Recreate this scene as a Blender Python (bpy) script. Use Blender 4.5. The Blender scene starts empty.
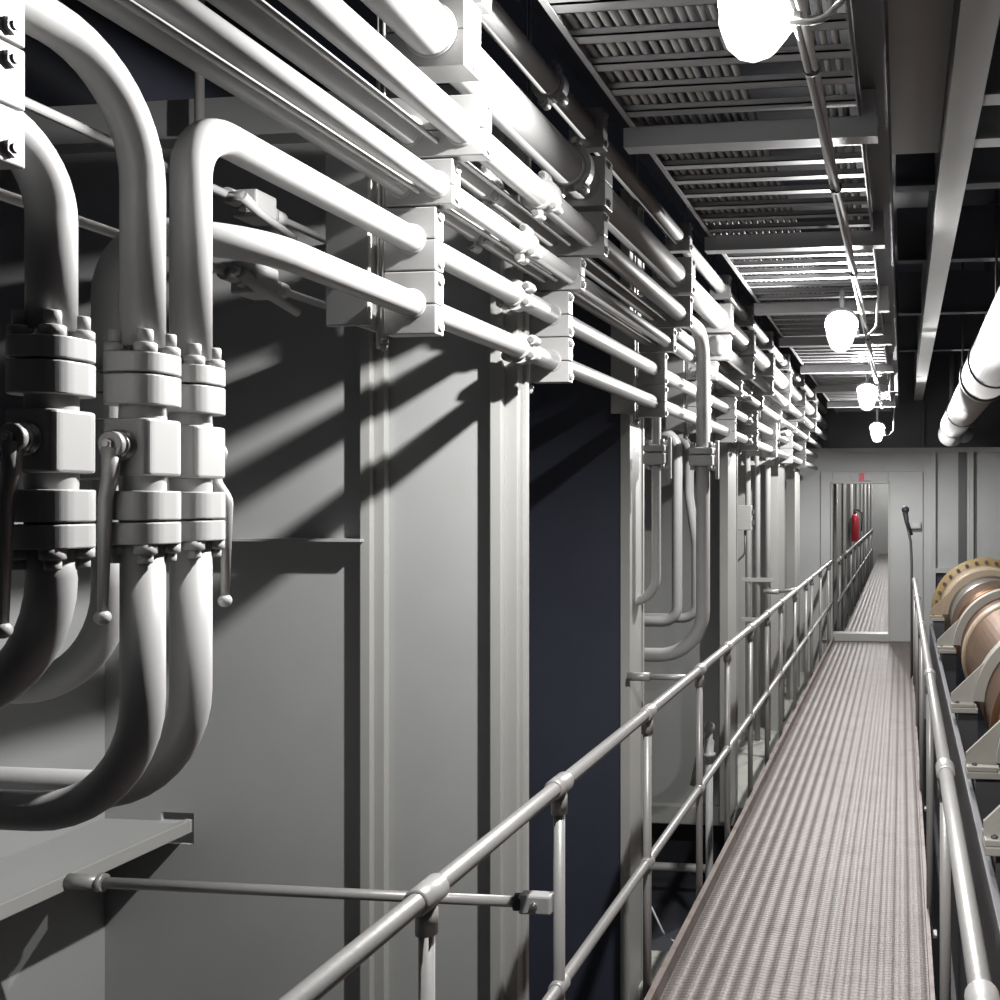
import bpy, bmesh, math, random
from mathutils import Vector, Matrix
random.seed(4)
PI = math.pi
SC = bpy.context.scene
COL = SC.collection

# ---------------------------------------------------------------- camera model
TAN = 0.125
TH = math.atan(TAN)
CT, ST = math.cos(TH), math.sin(TH)
H = 1.8
def Yd(d, X):                       # world Y of the point at camera depth d and world X
    return (d + X * ST) / CT
def dX(px, X):                      # depth at which the line X = const appears at pixel column px
    return -X / CT / (902 - px) * 1000
def YX(px, X):
    return Yd(dX(px, X), X)

cam_data = bpy.data.cameras.new('camera')
cam = bpy.data.objects.new('camera', cam_data)
COL.objects.link(cam)
cam.location = (0, 0, H)
cam.rotation_euler = (PI / 2, 0, TH)
cam_data.sensor_width = 36
cam_data.lens = 36
cam_data.shift_x = -0.277
cam_data.shift_y = 0.003
cam_data.clip_start = 0.02
SC.camera = cam

# ---------------------------------------------------------------- materials
def paint(name, col, rough=0.4, metal=0.0, bump=0.15, scale=30, var=0.05, spec=0.5, stain=None, coat=0.0):
    m = bpy.data.materials.new(name); m.use_nodes = True
    nt = m.node_tree; b = nt.nodes['Principled BSDF']
    tc = nt.nodes.new('ShaderNodeTexCoord')
    n = nt.nodes.new('ShaderNodeTexNoise'); n.inputs['Scale'].default_value = scale
    n.inputs['Detail'].default_value = 4
    nt.links.new(tc.outputs['Object'], n.inputs['Vector'])
    cr = nt.nodes.new('ShaderNodeValToRGB')
    lo = [max(0, c * (1 - var)) for c in col]; hi = [min(1, c * (1 + var)) for c in col]
    cr.color_ramp.elements[0].position = 0.3; cr.color_ramp.elements[1].position = 0.7
    cr.color_ramp.elements[0].color = (*lo, 1); cr.color_ramp.elements[1].color = (*hi, 1)
    n2 = nt.nodes.new('ShaderNodeTexNoise'); n2.inputs['Scale'].default_value = 3.1
    n2.inputs['Detail'].default_value = 6
    nt.links.new(tc.outputs['Object'], n2.inputs['Vector'])
    nt.links.new(n2.outputs['Fac'], cr.inputs['Fac'])
    src = cr.outputs['Color']
    if stain:
        n3 = nt.nodes.new('ShaderNodeTexNoise'); n3.inputs['Scale'].default_value = 7
        n3.inputs['Detail'].default_value = 8
        nt.links.new(tc.outputs['Object'], n3.inputs['Vector'])
        r3 = nt.nodes.new('ShaderNodeValToRGB')
        r3.color_ramp.elements[0].position = 0.52; r3.color_ramp.elements[1].position = 0.72
        nt.links.new(n3.outputs['Fac'], r3.inputs['Fac'])
        mx = nt.nodes.new('ShaderNodeMix'); mx.data_type = 'RGBA'
        mx.inputs['B'].default_value = (*stain, 1)
        nt.links.new(r3.outputs['Color'], mx.inputs['Factor']); nt.links.new(src, mx.inputs['A'])
        src = mx.outputs['Result']
    nt.links.new(src, b.inputs['Base Color'])
    b.inputs['Roughness'].default_value = rough
    b.inputs['Metallic'].default_value = metal
    b.inputs['Specular IOR Level'].default_value = spec
    b.inputs['Coat Weight'].default_value = coat
    if bump:
        bp = nt.nodes.new('ShaderNodeBump'); bp.inputs['Strength'].default_value = bump
        bp.inputs['Distance'].default_value = 0.003
        nt.links.new(n.outputs['Fac'], bp.inputs['Height']); nt.links.new(bp.outputs['Normal'], b.inputs['Normal'])
    return m

def emit(name, col, s):
    m = bpy.data.materials.new(name); m.use_nodes = True
    nt = m.node_tree; nt.nodes.remove(nt.nodes['Principled BSDF'])
    e = nt.nodes.new('ShaderNodeEmission'); e.inputs['Color'].default_value = (*col, 1)
    e.inputs['Strength'].default_value = s
    nt.links.new(e.outputs['Emission'], nt.nodes['Material Output'].inputs['Surface'])
    return m

LAMPW = 460.0
M = {}
M['white'] = paint('white_pipe_paint', (.345, .344, .34), .40, bump=.06, var=.03)
M['wall'] = paint('grey_bulkhead_paint', (.36, .365, .36), .5, bump=.12, var=.04)
M['flange'] = paint('pale_grey_frame_paint', (.34, .34, .325), .45, bump=.08, var=.03)
M['deep'] = paint('dark_blue_grey', (.028, .032, .05), .6, var=.1)  # near-black blue-grey colour for one frame plate, upper hull and background surfaces
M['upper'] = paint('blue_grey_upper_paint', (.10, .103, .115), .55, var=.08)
M['rail'] = paint('galvanised_rail', (.31, .306, .298), .38, metal=.25, bump=.2, scale=60, var=.06)
M['tray'] = paint('galvanised_tray', (.30, .30, .304), .5, metal=.2, bump=.1)
M['steel'] = paint('bare_steel', (.45, .44, .43), .3, metal=.8, bump=.1)
M['dsteel'] = paint('dark_steel', (.10, .10, .105), .45, metal=.3, bump=.1)
M['cable'] = paint('grey_cable_sheath', (.42, .42, .42), .7, bump=.05)
M['black'] = paint('black_rubber', (.02, .02, .024), .6, bump=.1)
M['rust'] = paint('worn_brown_toe_plate', (.20, .165, .15), .5, metal=.2, bump=.3, scale=40, var=.15, stain=(.10, .06, .045))
M['copper'] = paint('copper_brown_shaft', (.17, .088, .045), .36, metal=.7, bump=.08, var=.1, stain=(.13, .075, .045))
M['peach'] = paint('cream_bearing_paint', (.36, .285, .205), .4, bump=.08)
M['gold'] = paint('ochre_coupling_paint', (.25, .175, .07), .42, bump=.15, var=.08)
M['cap'] = paint('cream_bracket_paint', (.36, .35, .315), .42, bump=.1)
M['lag'] = paint('white_pipe_lagging', (.40, .40, .395), .6, bump=.3, scale=18)
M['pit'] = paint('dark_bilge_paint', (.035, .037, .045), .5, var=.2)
M['red'] = paint('red_enamel', (.50, .03, .05), .3, bump=0)
M['plinth'] = paint('grey_plinth_paint', (.36, .36, .33), .5, bump=.2, var=.1)
def glass():
    m = emit('lit_lamp_glass', (1.0, .96, .92), 6.0)
    nt = m.node_tree; e = [n for n in nt.nodes if n.type == 'EMISSION'][0]
    tr = nt.nodes.new('ShaderNodeBsdfTransparent'); mx = nt.nodes.new('ShaderNodeMixShader'); mx.inputs[0].default_value = .25
    nt.links.new(tr.outputs[0], mx.inputs[1]); nt.links.new(e.outputs[0], mx.inputs[2])
    nt.links.new(mx.outputs[0], nt.nodes['Material Output'].inputs['Surface'])
    return m
M['globe'] = glass()

def deck_material():
    m = paint('worn_patterned_deck', (.145, .126, .119), .48, metal=.35, bump=0, var=.07, stain=(.115, .095, .087))
    nt = m.node_tree; b = nt.nodes['Principled BSDF']
    tc = nt.nodes.new('ShaderNodeTexCoord')
    w = nt.nodes.new('ShaderNodeTexWave'); w.wave_type = 'BANDS'; w.bands_direction = 'Y'
    w.inputs['Scale'].default_value = 14; w.inputs['Distortion'].default_value = 1.2
    w.inputs['Detail'].default_value = 2; w.inputs['Detail Scale'].default_value = 3
    nt.links.new(tc.outputs['Object'], w.inputs['Vector'])
    n = nt.nodes.new('ShaderNodeTexNoise'); n.inputs['Scale'].default_value = 90
    nt.links.new(tc.outputs['Object'], n.inputs['Vector'])
    ad = nt.nodes.new('ShaderNodeMath'); ad.operation = 'MULTIPLY_ADD'
    ad.inputs[1].default_value = .5
    nt.links.new(n.outputs['Fac'], ad.inputs[0]); nt.links.new(w.outputs['Fac'], ad.inputs[2])
    bp = nt.nodes.new('ShaderNodeBump'); bp.inputs['Strength'].default_value = .5
    bp.inputs['Distance'].default_value = .004
    nt.links.new(ad.outputs[0], bp.inputs['Height']); nt.links.new(bp.outputs['Normal'], b.inputs['Normal'])
    return m
M['deck'] = deck_material()

# ---------------------------------------------------------------- mesh builder
class MB:
    def __init__(s): s.bm = bmesh.new()
    def box(s, x0, x1, y0, y1, z0, z1, bev=0.0, seg=2):
        b = bmesh.new()
        vs = [b.verts.new((x, y, z)) for x in (x0, x1) for y in (y0, y1) for z in (z0, z1)]
        for f in ((0, 1, 3, 2), (4, 6, 7, 5), (0, 4, 5, 1), (2, 3, 7, 6), (0, 2, 6, 4), (1, 5, 7, 3)):
            b.faces.new([vs[i] for i in f])
        bmesh.ops.recalc_face_normals(b, faces=b.faces)
        if bev: bmesh.ops.bevel(b, geom=list(b.edges), offset=bev, segments=seg, affect='EDGES', profile=.5)
        return s._add(b)
    def _add(s, b, mat=None):
        if mat is not None: bmesh.ops.transform(b, matrix=mat, verts=b.verts)
        me = bpy.data.meshes.new('tmp'); b.to_mesh(me); b.free()
        s.bm.from_mesh(me); bpy.data.meshes.remove(me)
        return s
    def prism(s, pts, plane, a, c, bev=0.0):    # pts in 'xz' (extrude y), 'xy' (extrude z) or 'yz' (extrude x)
        b = bmesh.new()
        def P(u, v, w):
            return {'xz': (u, w, v), 'xy': (u, v, w), 'yz': (w, u, v)}[plane]
        A = [b.verts.new(P(u, v, a)) for u, v in pts]; B = [b.verts.new(P(u, v, c)) for u, v in pts]
        b.faces.new(A); b.faces.new(B[::-1])
        n = len(pts)
        for i in range(n): b.faces.new((A[i], B[i], B[(i + 1) % n], A[(i + 1) % n]))
        bmesh.ops.recalc_face_normals(b, faces=b.faces)
        if bev:
            es = [e for e in b.edges]
            bmesh.ops.bevel(b, geom=es, offset=bev, segments=2, affect='EDGES', profile=.5)
        return s._add(b)
    def tube(s, path, r, seg=20, cap=True):
        b = bmesh.new()
        P = [Vector(p) for p in path]; n = len(P)
        T = []
        for i in range(n):
            t = (P[min(i + 1, n - 1)] - P[max(i - 1, 0)]).normalized(); T.append(t)
        up = Vector((0, 0, 1)) if abs(T[0].z) < .9 else Vector((1, 0, 0))
        N = (up - T[0] * up.dot(T[0])).normalized()
        rings = []
        for i in range(n):
            N = (N - T[i] * N.dot(T[i])).normalized(); B = T[i].cross(N)
            ri = r[i] if isinstance(r, (list, tuple)) else r
            rings.append([b.verts.new(P[i] + (N * math.cos(2 * PI * k / seg) + B * math.sin(2 * PI * k / seg)) * ri) for k in range(seg)])
        for i in range(n - 1):
            for k in range(seg):
                f = b.faces.new((rings[i][k], rings[i][(k + 1) % seg], rings[i + 1][(k + 1) % seg], rings[i + 1][k])); f.smooth = True
        if cap:
            b.faces.new(rings[0][::-1]); b.faces.new(rings[-1])
        bmesh.ops.recalc_face_normals(b, faces=b.faces)
        return s._add(b)
    def cyl(s, p0, p1, r, seg=20): return s.tube([p0, p1], r, seg)
    def lathe(s, prof, origin, axis='z', seg=28, smooth=True):     # prof: (radius, along)
        b = bmesh.new(); rings = []
        def P(r, t, a):
            c, q = r * math.cos(t), r * math.sin(t)
            return Vector(origin) + Vector({'z': (c, q, a), 'y': (c, a, q), 'x': (a, c, q)}[axis])
        for r, a in prof:
            rings.append([b.verts.new(P(max(r, 1e-5), 2 * PI * k / seg, a)) for k in range(seg)])
        for i in range(len(prof) - 1):
            for k in range(seg):
                f = b.faces.new((rings[i][k], rings[i][(k + 1) % seg], rings[i + 1][(k + 1) % seg], rings[i + 1][k])); f.smooth = smooth
        b.faces.new(rings[0][::-1]); b.faces.new(rings[-1])
        bmesh.ops.recalc_face_normals(b, faces=b.faces)
        return s._add(b)
    def sphere(s, c, r, seg=16):
        b = bmesh.new(); bmesh.ops.create_uvsphere(b, u_segments=seg, v_segments=seg // 2 + 2, radius=r)
        for f in b.faces: f.smooth = True
        return s._add(b, Matrix.Translation(c))
    def arcband(s, c, r0, r1, a0, a1, y0, y1, n=16):   # annular sector in the XZ plane, extruded in Y
        pts = [(c[0] + r1 * math.cos(a0 + (a1 - a0) * i / n), c[1] + r1 * math.sin(a0 + (a1 - a0) * i / n)) for i in range(n + 1)]
        pts += [(c[0] + r0 * math.cos(a1 + (a0 - a1) * i / n), c[1] + r0 * math.sin(a1 + (a0 - a1) * i / n)) for i in range(n + 1)]
        b = bmesh.new()
        k = len(pts)
        A = [b.verts.new((u, y0, v)) for u, v in pts]; B = [b.verts.new((u, y1, v)) for u, v in pts]
        m = n + 1
        for i in range(n):
            b.faces.new((A[i], A[i + 1], A[k - 2 - i], A[k - 1 - i])); b.faces.new((B[i], B[k - 1 - i], B[k - 2 - i], B[i + 1]))
        for i in range(k): b.faces.new((A[i], B[i], B[(i + 1) % k], A[(i + 1) % k]))
        bmesh.ops.recalc_face_normals(b, faces=b.faces)
        return s._add(b)
    def build(s, name, mat, parent=None, kind=None):
        me = bpy.data.meshes.new(name)
        off = Vector((0, 0, 0))
        if parent is not None:
            p = parent
            while p is not None: off += p.location; p = p.parent
        else:
            xs = [v.co for v in s.bm.verts]
            mn = [min(c[i] for c in xs) for i in range(3)]; mxx = [max(c[i] for c in xs) for i in range(3)]
            off = Vector(((mn[0] + mxx[0]) / 2, (mn[1] + mxx[1]) / 2, mn[2]))
        bmesh.ops.translate(s.bm, vec=-off, verts=s.bm.verts)
        s.bm.to_mesh(me); s.bm.free()
        me.materials.append(M[mat] if isinstance(mat, str) else mat)
        o = bpy.data.objects.new(name, me); COL.objects.link(o)
        if parent is not None: o.parent = parent
        else: o.location = off
        if kind: o['kind'] = kind
        return o

def fillet(pts, rad, n=10):
    pts = [Vector(p) for p in pts]
    if not isinstance(rad, (list, tuple)): rad = [rad] * (len(pts) - 2)
    out = [pts[0]]
    for i in range(1, len(pts) - 1):
        a, b, c = pts[i - 1], pts[i], pts[i + 1]; r = rad[i - 1]
        u = (a - b).normalized(); v = (c - b).normalized()
        ang = u.angle(v); t = r / math.tan(ang / 2)
        t = min(t, .98 * (a - b).length, .98 * (c - b).length); r = t * math.tan(ang / 2)
        cen = b + (u + v).normalized() * (r / math.sin(ang / 2))
        p0 = b + u * t - cen; p1 = b + v * t - cen
        tot = p0.angle(p1); ax = p0.cross(p1).normalized()
        for k in range(n + 1): out.append(cen + Matrix.Rotation(tot * k / n, 3, ax) @ p0)
    out.append(pts[-1])
    return out

def tag(o, label, cat, group=None):
    o['label'] = label; o['category'] = cat
    if group: o['group'] = group
    return o
def thing(name, label, cat, loc, group=None):
    o = bpy.data.objects.new(name, None); COL.objects.link(o); o.location = loc
    o.empty_display_size = .1
    return tag(o, label, cat, group)
def copy_tree(o, parent=None):
    c = o.copy(); COL.objects.link(c)
    if parent is not None: c.parent = parent
    for ch in [x for x in o.children]: copy_tree(ch, c)
    return c
def hexbolt(mb, c, axis, r, h, sgn=1):     # hex head along an axis
    b = {'x': 0, 'y': 1, 'z': 2}[axis]
    p1 = list(c); p1[b] += sgn * h
    mb.tube([c, p1], r, 6)
    p2 = list(p1); p2[b] += sgn * h * .35
    mb.tube([p1, p2], r * .5, 10)
    return mb

# ================================================================ SETTING
YF = 13.1           # far bulkhead
XH = -2.55          # hull side plating
# walkway deck with lengthwise ridges
def deck(y0, y1, x0, x1, n):
    b = bmesh.new(); prof = []
    w = (x1 - x0) / n
    for i in range(n):
        for t, z in ((0, -.0036), (.12, -.0032), (.3, -.0010), (.5, 0), (.7, -.0010), (.88, -.0032)):
            prof.append((x0 + (i + t) * w, z))
    prof.append((x1, -.0030))
    prof += [(x1, -.05), (x0, -.05)]
    m = MB(); m.prism(prof, 'xz', y0, y1)
    return m
def _smooth(o):
    for p in o.data.polygons: p.use_smooth = abs(p.normal.z) > .5 and p.center.z > -.02
    return o
deck(-.6, YF - .02, -.875, .10, 16).build('floor', 'deck', kind='structure')
deck(YF + .16, 36, -.80, -.02, 12).build('floor_beyond', 'deck', kind='structure')
MB().box(-.90, -.876, -.6, YF - .02, -.09, .055).build('trim_1', 'rust', kind='structure')
MB().box(.101, .118, -.6, YF - .02, -.09, .02).build('trim_2', 'rust', kind='structure')
MB().box(-2.3, 3.6, -1, 37, -1.12, -1.0).build('floor_bilge', 'pit', kind='structure')
# hull side, bilge, right side, ceilings
MB().box(XH - .03, XH, -.8, 36, -1, 1.95).build('wall_left', 'wall', kind='structure')
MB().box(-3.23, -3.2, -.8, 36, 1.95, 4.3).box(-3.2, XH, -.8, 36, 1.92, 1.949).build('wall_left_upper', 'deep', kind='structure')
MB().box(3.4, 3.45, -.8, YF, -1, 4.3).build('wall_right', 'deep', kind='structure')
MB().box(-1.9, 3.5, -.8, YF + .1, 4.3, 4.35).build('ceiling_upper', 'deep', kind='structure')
MB().box(-.045, .16, -.6, Yd(4.3, 0), 3.30, 3.33).build('ceiling', 'wall', kind='structure')

# deep transverse frames of the hull
def hole_plate(y, x1, z1, hx0, hx1, hz0, hz1):
    m = MB(); t = .012
    m.box(XH, hx0, y, y + t, -1, z1); m.box(hx1, x1, y, y + t, -1, z1)
    m.box(hx0, hx1, y, y + t, -1, hz0); m.box(hx0, hx1, y, y + t, hz1, z1)
    return m
YP, YW3, YW4, YW5 = 2.93, 4.36, 7.25, 9.95
hole_plate(YP, -1.165, 3.06, -2.352, -2.238, .712, .812).build('wall_left_frame', 'wall', kind='structure')
MB().box(-3.2, XH, YP, YP + .012, 1.95, 3.06).build('wall_left_frame', 'wall', kind='structure')
MB().box(XH, -1.225, YW3, YW3 + .012, -1, 3.2).build('wall_left_frame', 'deep', kind='structure')  # plate coloured much darker than the neighbouring frame plates
MB().box(XH, -1.225, YW4, YW4 + .012, -.42, 3.2).build('wall_left_frame', 'wall', kind='structure')
MB().box(XH, -1.225, YW5, YW5 + .012, -.42, 3.2).build('wall_left_frame', 'flange', kind='structure')
def post(x0, x1, y0, y1, z0=-1, z1=3.2, lip=.022, mat='flange'):
    m = MB(); m.box(x0, x1, y0, y1, z0, z1, .004)
    m.box(x1 - .002, x1 + .006, y1 - lip, y1, z0, z1)
    return m.build('column', mat, kind='structure')
def stiffener(xa, xb, xc, dep, dep2, back, lip):
    m = MB(); m.box(xa, xb, YP - dep, YP, -1, 3.06, .004); m.box(xb - .002, xc, YP - dep2, YP + back, -1, 3.06, .003)
    if lip: m.box(xc - .002, xc + .010, YP + back - .02, YP + back + .004, -1, 3.06, .002)
    return m.build('column', 'flange', kind='structure')
stiffener(-1.648, -1.612, -1.578, .052, .030, 0, False)
stiffener(-1.228, -1.190, -1.150, .06, .035, .03, True)
MB().box(XH, -1.633, YP - .075, YP, 1.682, 1.690).build('trim_11', 'wall', kind='structure')
post(-1.245, -1.20, YX(630, -1.2), YX(643, -1.2))
post(-1.26, -1.20, YX(728, -1.2), YX(737, -1.2), -.42)
post(-1.30, -1.20, YX(778, -1.2), YX(784, -1.2), -.42)
post(-1.30, -1.20, YX(795, -1.2), YX(798, -1.2), -.42)
# longer frames beyond the doorway
for i, y in enumerate((15.2, 17.6, 20.0, 22.4, 25.0, 27.6, 30.4, 33)):
    MB().box(XH, -1.02, y, y + .04, -.42, 2.7).build('wall_left_frame', 'flange', kind='structure')
    MB().box(-1.02, -.98, y - .10, y + .14, -.42, 2.7, .004).build('column', 'flange', kind='structure')
MB().box(-1.9, .3, 35.6, 35.7, -1, 3).build('wall_end', 'wall', kind='structure')
MB().box(-.02, .05, YF + .1, 35.7, -1, 3).build('wall_right_beyond', 'wall', kind='structure')
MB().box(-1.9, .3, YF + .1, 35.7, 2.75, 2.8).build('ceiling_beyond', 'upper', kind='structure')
# plinths under the frames
MB().box(XH, -.98, Yd(4.6, -1.3), Yd(4.98, -1.3), -1, -.42, .01).build('plinth', 'plinth', kind='structure')
MB().box(XH, -.98, Yd(7.3, -1.3), YF, -.56, -.42, .01).build('plinth', 'plinth', kind='structure')
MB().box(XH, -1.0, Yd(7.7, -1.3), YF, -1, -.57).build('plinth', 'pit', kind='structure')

# far bulkhead with doorway
m = MB()
x0, x1, zt = -.90, -.18, 2.05
m.box(-1.9, x0, YF, YF + .06, -1, 2.47); m.box(x1, 3.45, YF, YF + .06, -1, 2.47)
m.box(x0, x1, YF, YF + .06, -1, 0); m.box(x0, x1, YF, YF + .06, zt, 2.47)
m.build('wall_far', 'wall', kind='structure')
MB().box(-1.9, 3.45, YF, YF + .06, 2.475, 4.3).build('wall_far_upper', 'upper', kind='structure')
MB().box(-1.30, 3.4, YF - .05, YF, 2.455, 2.515).build('trim_3', 'wall', kind='structure')
for i, x in enumerate((.38, .72, .86)):
    MB().box(x, x + .05 if i != 1 else x + .10, YF - (.07 if i != 1 else .02), YF, .92 if i else -1, 2.455).build('trim_%d' % (4 + i), 'dsteel' if i == 1 else 'wall', kind='structure')
MB().box(.43, 3.4, YF - .07, YF, .90, .96).build('trim_7', 'wall', kind='structure')
MB().box(.43, 3.4, YF - .015, YF - .002, -1, .895).build('trim_8', 'deep', kind='structure')
for i, x in enumerate((-1.02, .25)):
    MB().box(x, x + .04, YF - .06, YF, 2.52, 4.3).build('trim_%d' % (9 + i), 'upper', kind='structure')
# door casing
m = MB()
m.box(-1.06, -.90, YF - .03, YF, 0, 2.21, .006); m.box(-.18, .27, YF - .03, YF, 0, 2.21, .006)
m.box(-.90, -.18, YF - .03, YF, 2.05, 2.21, .006)
m.build('door_1', 'wall', kind='structure')
m = MB()
m.box(-.925, -.90, YF - .055, YF + .1, .10, 2.07, .004); m.box(-.18, -.155, YF - .055, YF + .1, .10, 2.07, .004)
m.box(-.925, -.155, YF - .055, YF + .1, 2.05, 2.075, .004); m.box(-.925, -.155, YF - .055, YF + .16, 0, .10, .004)
m.build('door_2', 'flange', kind='structure')
# overhead girders
m = MB(); m.box(-.119, -.043, -.6, 12.9, 2.993, 3.008); m.box(-.058, -.043, -.6, 12.9, 3.008, 3.3)
m.build('beam', 'upper', kind='structure')
m = MB(); m.box(.155, .265, -.6, YF, 3.13, 3.145); m.box(.155, .168, -.6, YF, 3.145, 3.6)
m.build('beam', 'wall', kind='structure')
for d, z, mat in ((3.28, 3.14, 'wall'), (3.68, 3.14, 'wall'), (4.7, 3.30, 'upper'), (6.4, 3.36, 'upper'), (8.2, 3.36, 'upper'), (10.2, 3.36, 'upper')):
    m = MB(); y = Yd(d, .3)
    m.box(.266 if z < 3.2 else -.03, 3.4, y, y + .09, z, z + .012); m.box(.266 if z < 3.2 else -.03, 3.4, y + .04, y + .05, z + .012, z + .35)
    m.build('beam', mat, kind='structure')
# stiffener across the first frame
m = MB(); m.box(-3.2, -1.21, YP - .085, YP - .07, 2.93, 3.05); m.box(-3.2, -1.21, YP - .07, YP, 3.035, 3.05); m.box(-3.2, -1.21, YP - .07, YP, 2.93, 2.945)
m.build('beam', 'wall', kind='structure')

# ================================================================ stringer ledge
t = thing('steel_ledge', 'grey steel shelf-like ledge running along the hull under the valves', 'ledge', (-2.4, .9, .77))
MB().box(XH + .001, -2.262, -.6, YP + .02, .772, .784).build('plate', 'wall', t)
MB().box(-2.274, -2.25, -.6, YP + .012, .748, .790, .003).build('lip', 'flange', t)
# seam strip on hull
# ================================================================ PIPES
YEND = 12.7
def pipe(path, r, label, mat='white', group=None, name='pipe', seg=28, cat='pipe'):
    o = MB().tube(path, r, seg).build(name, mat)
    return tag(o, label, cat, group)
A = (-1.09, 2.245); B = (-1.09, 2.390); C = (-1.03, 2.510); C2 = (-1.115, 2.510)
D = (-.97, 2.632); D2 = (-1.094, 2.632); E = (-.985, 2.795); F = (-.975, 2.965)
RA, RB, RC, RC2, RD, RD2, RE, RF = .029, .029, .025, .021, .034, .029, .054, .033
XA, YA = -1.31, 1.52
VZT, VZB = 2.02, 1.74
pipe(fillet([(A[0], YEND, A[1]), (A[0], YA, A[1]), (XA, YA, A[1]), (XA, YA, VZT)], [.17, .10]), RA,
     'lowest long white pipe on the clamp rack, curving away behind the valves')
pipe(fillet([(XA, YA, VZB), (XA, YA, 1.49), (XH, YA, 1.49)], .17), RA,
     'shaded lower pipe bend behind the valve row, deepest in shadow')
YB = Yd(1.545, -1.09)
pipe(fillet([(B[0], YEND, B[1]), (B[0], YB, B[1]), (B[0], YB, VZT)], .085), RB,
     'second lowest long white pipe, bending sharply down into the valve furthest right')
pipe(fillet([(B[0], YB, VZB), (B[0], YB, 1.352), (XH, YB, 1.352)], .16), RB,
     'pale pipe bend leaving the bottom of the valve furthest right')
X2, Y2 = -1.068, Yd(1.418, -1.068)
pipe(fillet([(X2, -.6, 2.408), (X2, Y2, 2.408), (X2, Y2, VZT)], .16), .028,
     'thick white pipe arching from the upper left down into the middle valve')
pipe(fillet([(X2, Y2, VZB), (X2, Y2, 1.357), (XH, Y2, 1.357)], .165), .028,
     'large pale pipe bend sweeping left from under the middle valve')
X1, Y1 = -1.08, Yd(1.28, -1.08)
pipe(fillet([(X1, -.6, 2.262), (X1, Y1, 2.262), (X1, Y1, VZT)], .10), .028,
     'grey shaded pipe curving down into the valve at the left edge')
pipe(fillet([(X1, Y1, VZB), (X1, Y1, 1.54), (XH, Y1, 1.54)], .165), .028,
     'dark pipe bend sweeping left from under the leftmost valve')
pipe([(C[0], -.6, C[1]), (C[0], YEND, C[1])], RC, 'slender front pipe of the lower twin pair, third level up the rack')
pipe(fillet([(C2[0], -.6, C2[1]), (C2[0], 4.47, C2[1]), (C2[0], 4.47, 1.35), (XH, 4.47, 1.30)], [.12, .12]), RC2,
     'thin rear pipe of the lower twin pair, turning down past the third post')
YDD = YX(703, -.97)
pipe(fillet([(D[0], -.6, D[1]), (D[0], YDD, D[1]), (D[0], YDD, 1.05), (XH, YDD, 1.05)], [.15, .22]), RD,
     'front pipe of the upper twin pair, dropping in a long U past the third post')
pipe([(D2[0], -.6, D2[1]), (D2[0], YEND, D2[1])], RD2, 'rear pipe of the upper twin pair, half hidden behind its neighbour')
o = MB().tube([(D[0], YDD + .36, D[1]), (D[0], YEND, D[1])], RD, 28)
o.lathe([(.01, YDD + .33), (RD + .014, YDD + .332), (RD + .016, YDD + .338), (RD + .016, YDD + .36), (RD, YDD + .362)], (D[0], 0, D[1]), 'y', 24)
tag(o.build('pipe', 'white'), 'far front pipe at the upper twin level, starting with a blind cap past the U-bend', 'pipe')
XU = -1.33; YU = YX(677, XU); YV = YX(689, XU + .0)
pipe(fillet([(XH, YU, 2.22), (XU, YU, 2.22), (XU, YU, 1.8 - .119 * 5.95), (XH, YU, 1.8 - .119 * 5.95)], [.1, .09]), .031,
     'bright white drop pipe behind the long U-bend, with a tight bend at its foot')
pipe(fillet([(XH, YV, 2.22), (XU, YV, 2.22), (XU, YV, 1.85), (XU + .045, YV, 1.55), (XU + .045, YV, 1.8 - .119 * 6.1), (XH, YV, 1.8 - .119 * 6.1)], [.1, .3, .3, .09]), .029,
     'bright bowed white drop pipe close to the long U-bend')
pipe([(E[0], -.6, E[1]), (E[0], YEND, E[1])], RE, 'thickest grey-white pipe, second from the top of the rack')
pipe([(F[0], -.6, F[1]), (F[0], YEND, F[1])], RF, 'topmost grey pipe, close under the cable tray')
pipe([(-1.073, -.6, 2.497), (-1.073, 4.3, 2.497)], .006, 'thin conduit tucked between the lower twin pipes', cat='conduit', name='conduit', seg=12)
pipe([(-1.03, -.6, 2.607), (-1.03, 4.6, 2.607)], .006, 'thin conduit tucked between the upper twin pipes', cat='conduit', name='conduit', seg=12)
# thin tubes behind
XT1, ZT1, XT2, ZT2 = -1.75, 2.605, -1.60, 2.352
pipe([(XT1, -.6, ZT1), (XT1, YP - .005, ZT1)], .0115, 'thin white tube passing behind the tall bent pipes, upper one', name='tube', seg=14, cat='tube')
pipe([(XT2, -.6, ZT2), (XT2, YP - .005, ZT2)], .0105, 'thin white tube passing behind the tall bent pipes, lower one', name='tube', seg=14, cat='tube')
pipe([(-2.12, 2.80, 2.93), (-2.12, 2.80, 4.3)], .014, 'thin grey upright rod in front of the pale cross beam', name='rod', seg=14, cat='rod', mat='rail')
# standing pipes in the bright bay
for i, (px, lab) in enumerate(((748, 'nearest the junction box'), (757.5, 'in the middle of three'), (768, 'nearest the bright frame post'))):
    x = -(902 - px) * .001 * CT * (9.35)
    y = Yd(9.35, x)
    pipe(fillet([(x + .25, y - .5, 2.42), (x, y - .1, 2.42), (x, y, 2.1), (x, y, -.42)], [.1, .15]), .026,
         'slim upright white pipe in the bright bay, ' + lab, seg=14)
for z, w in ((1.8 + .040 * 9.3, 'upper'), (1.8 - .077 * 9.3, 'middle'), (1.8 - .117 * 9.3, 'lower')):
    xa, xb = -1.49, -1.18
    y = Yd(9.35, -1.3) - .045
    m = MB(); m.box(xa, xb, y, y + .012, z - .02, z + .02, .003)
    tag(m.build('clamp_bar', 'white'), 'pale flat clamp bar across the three slim upright pipes, %s one' % w, 'bar')
yv = 12.0
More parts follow.
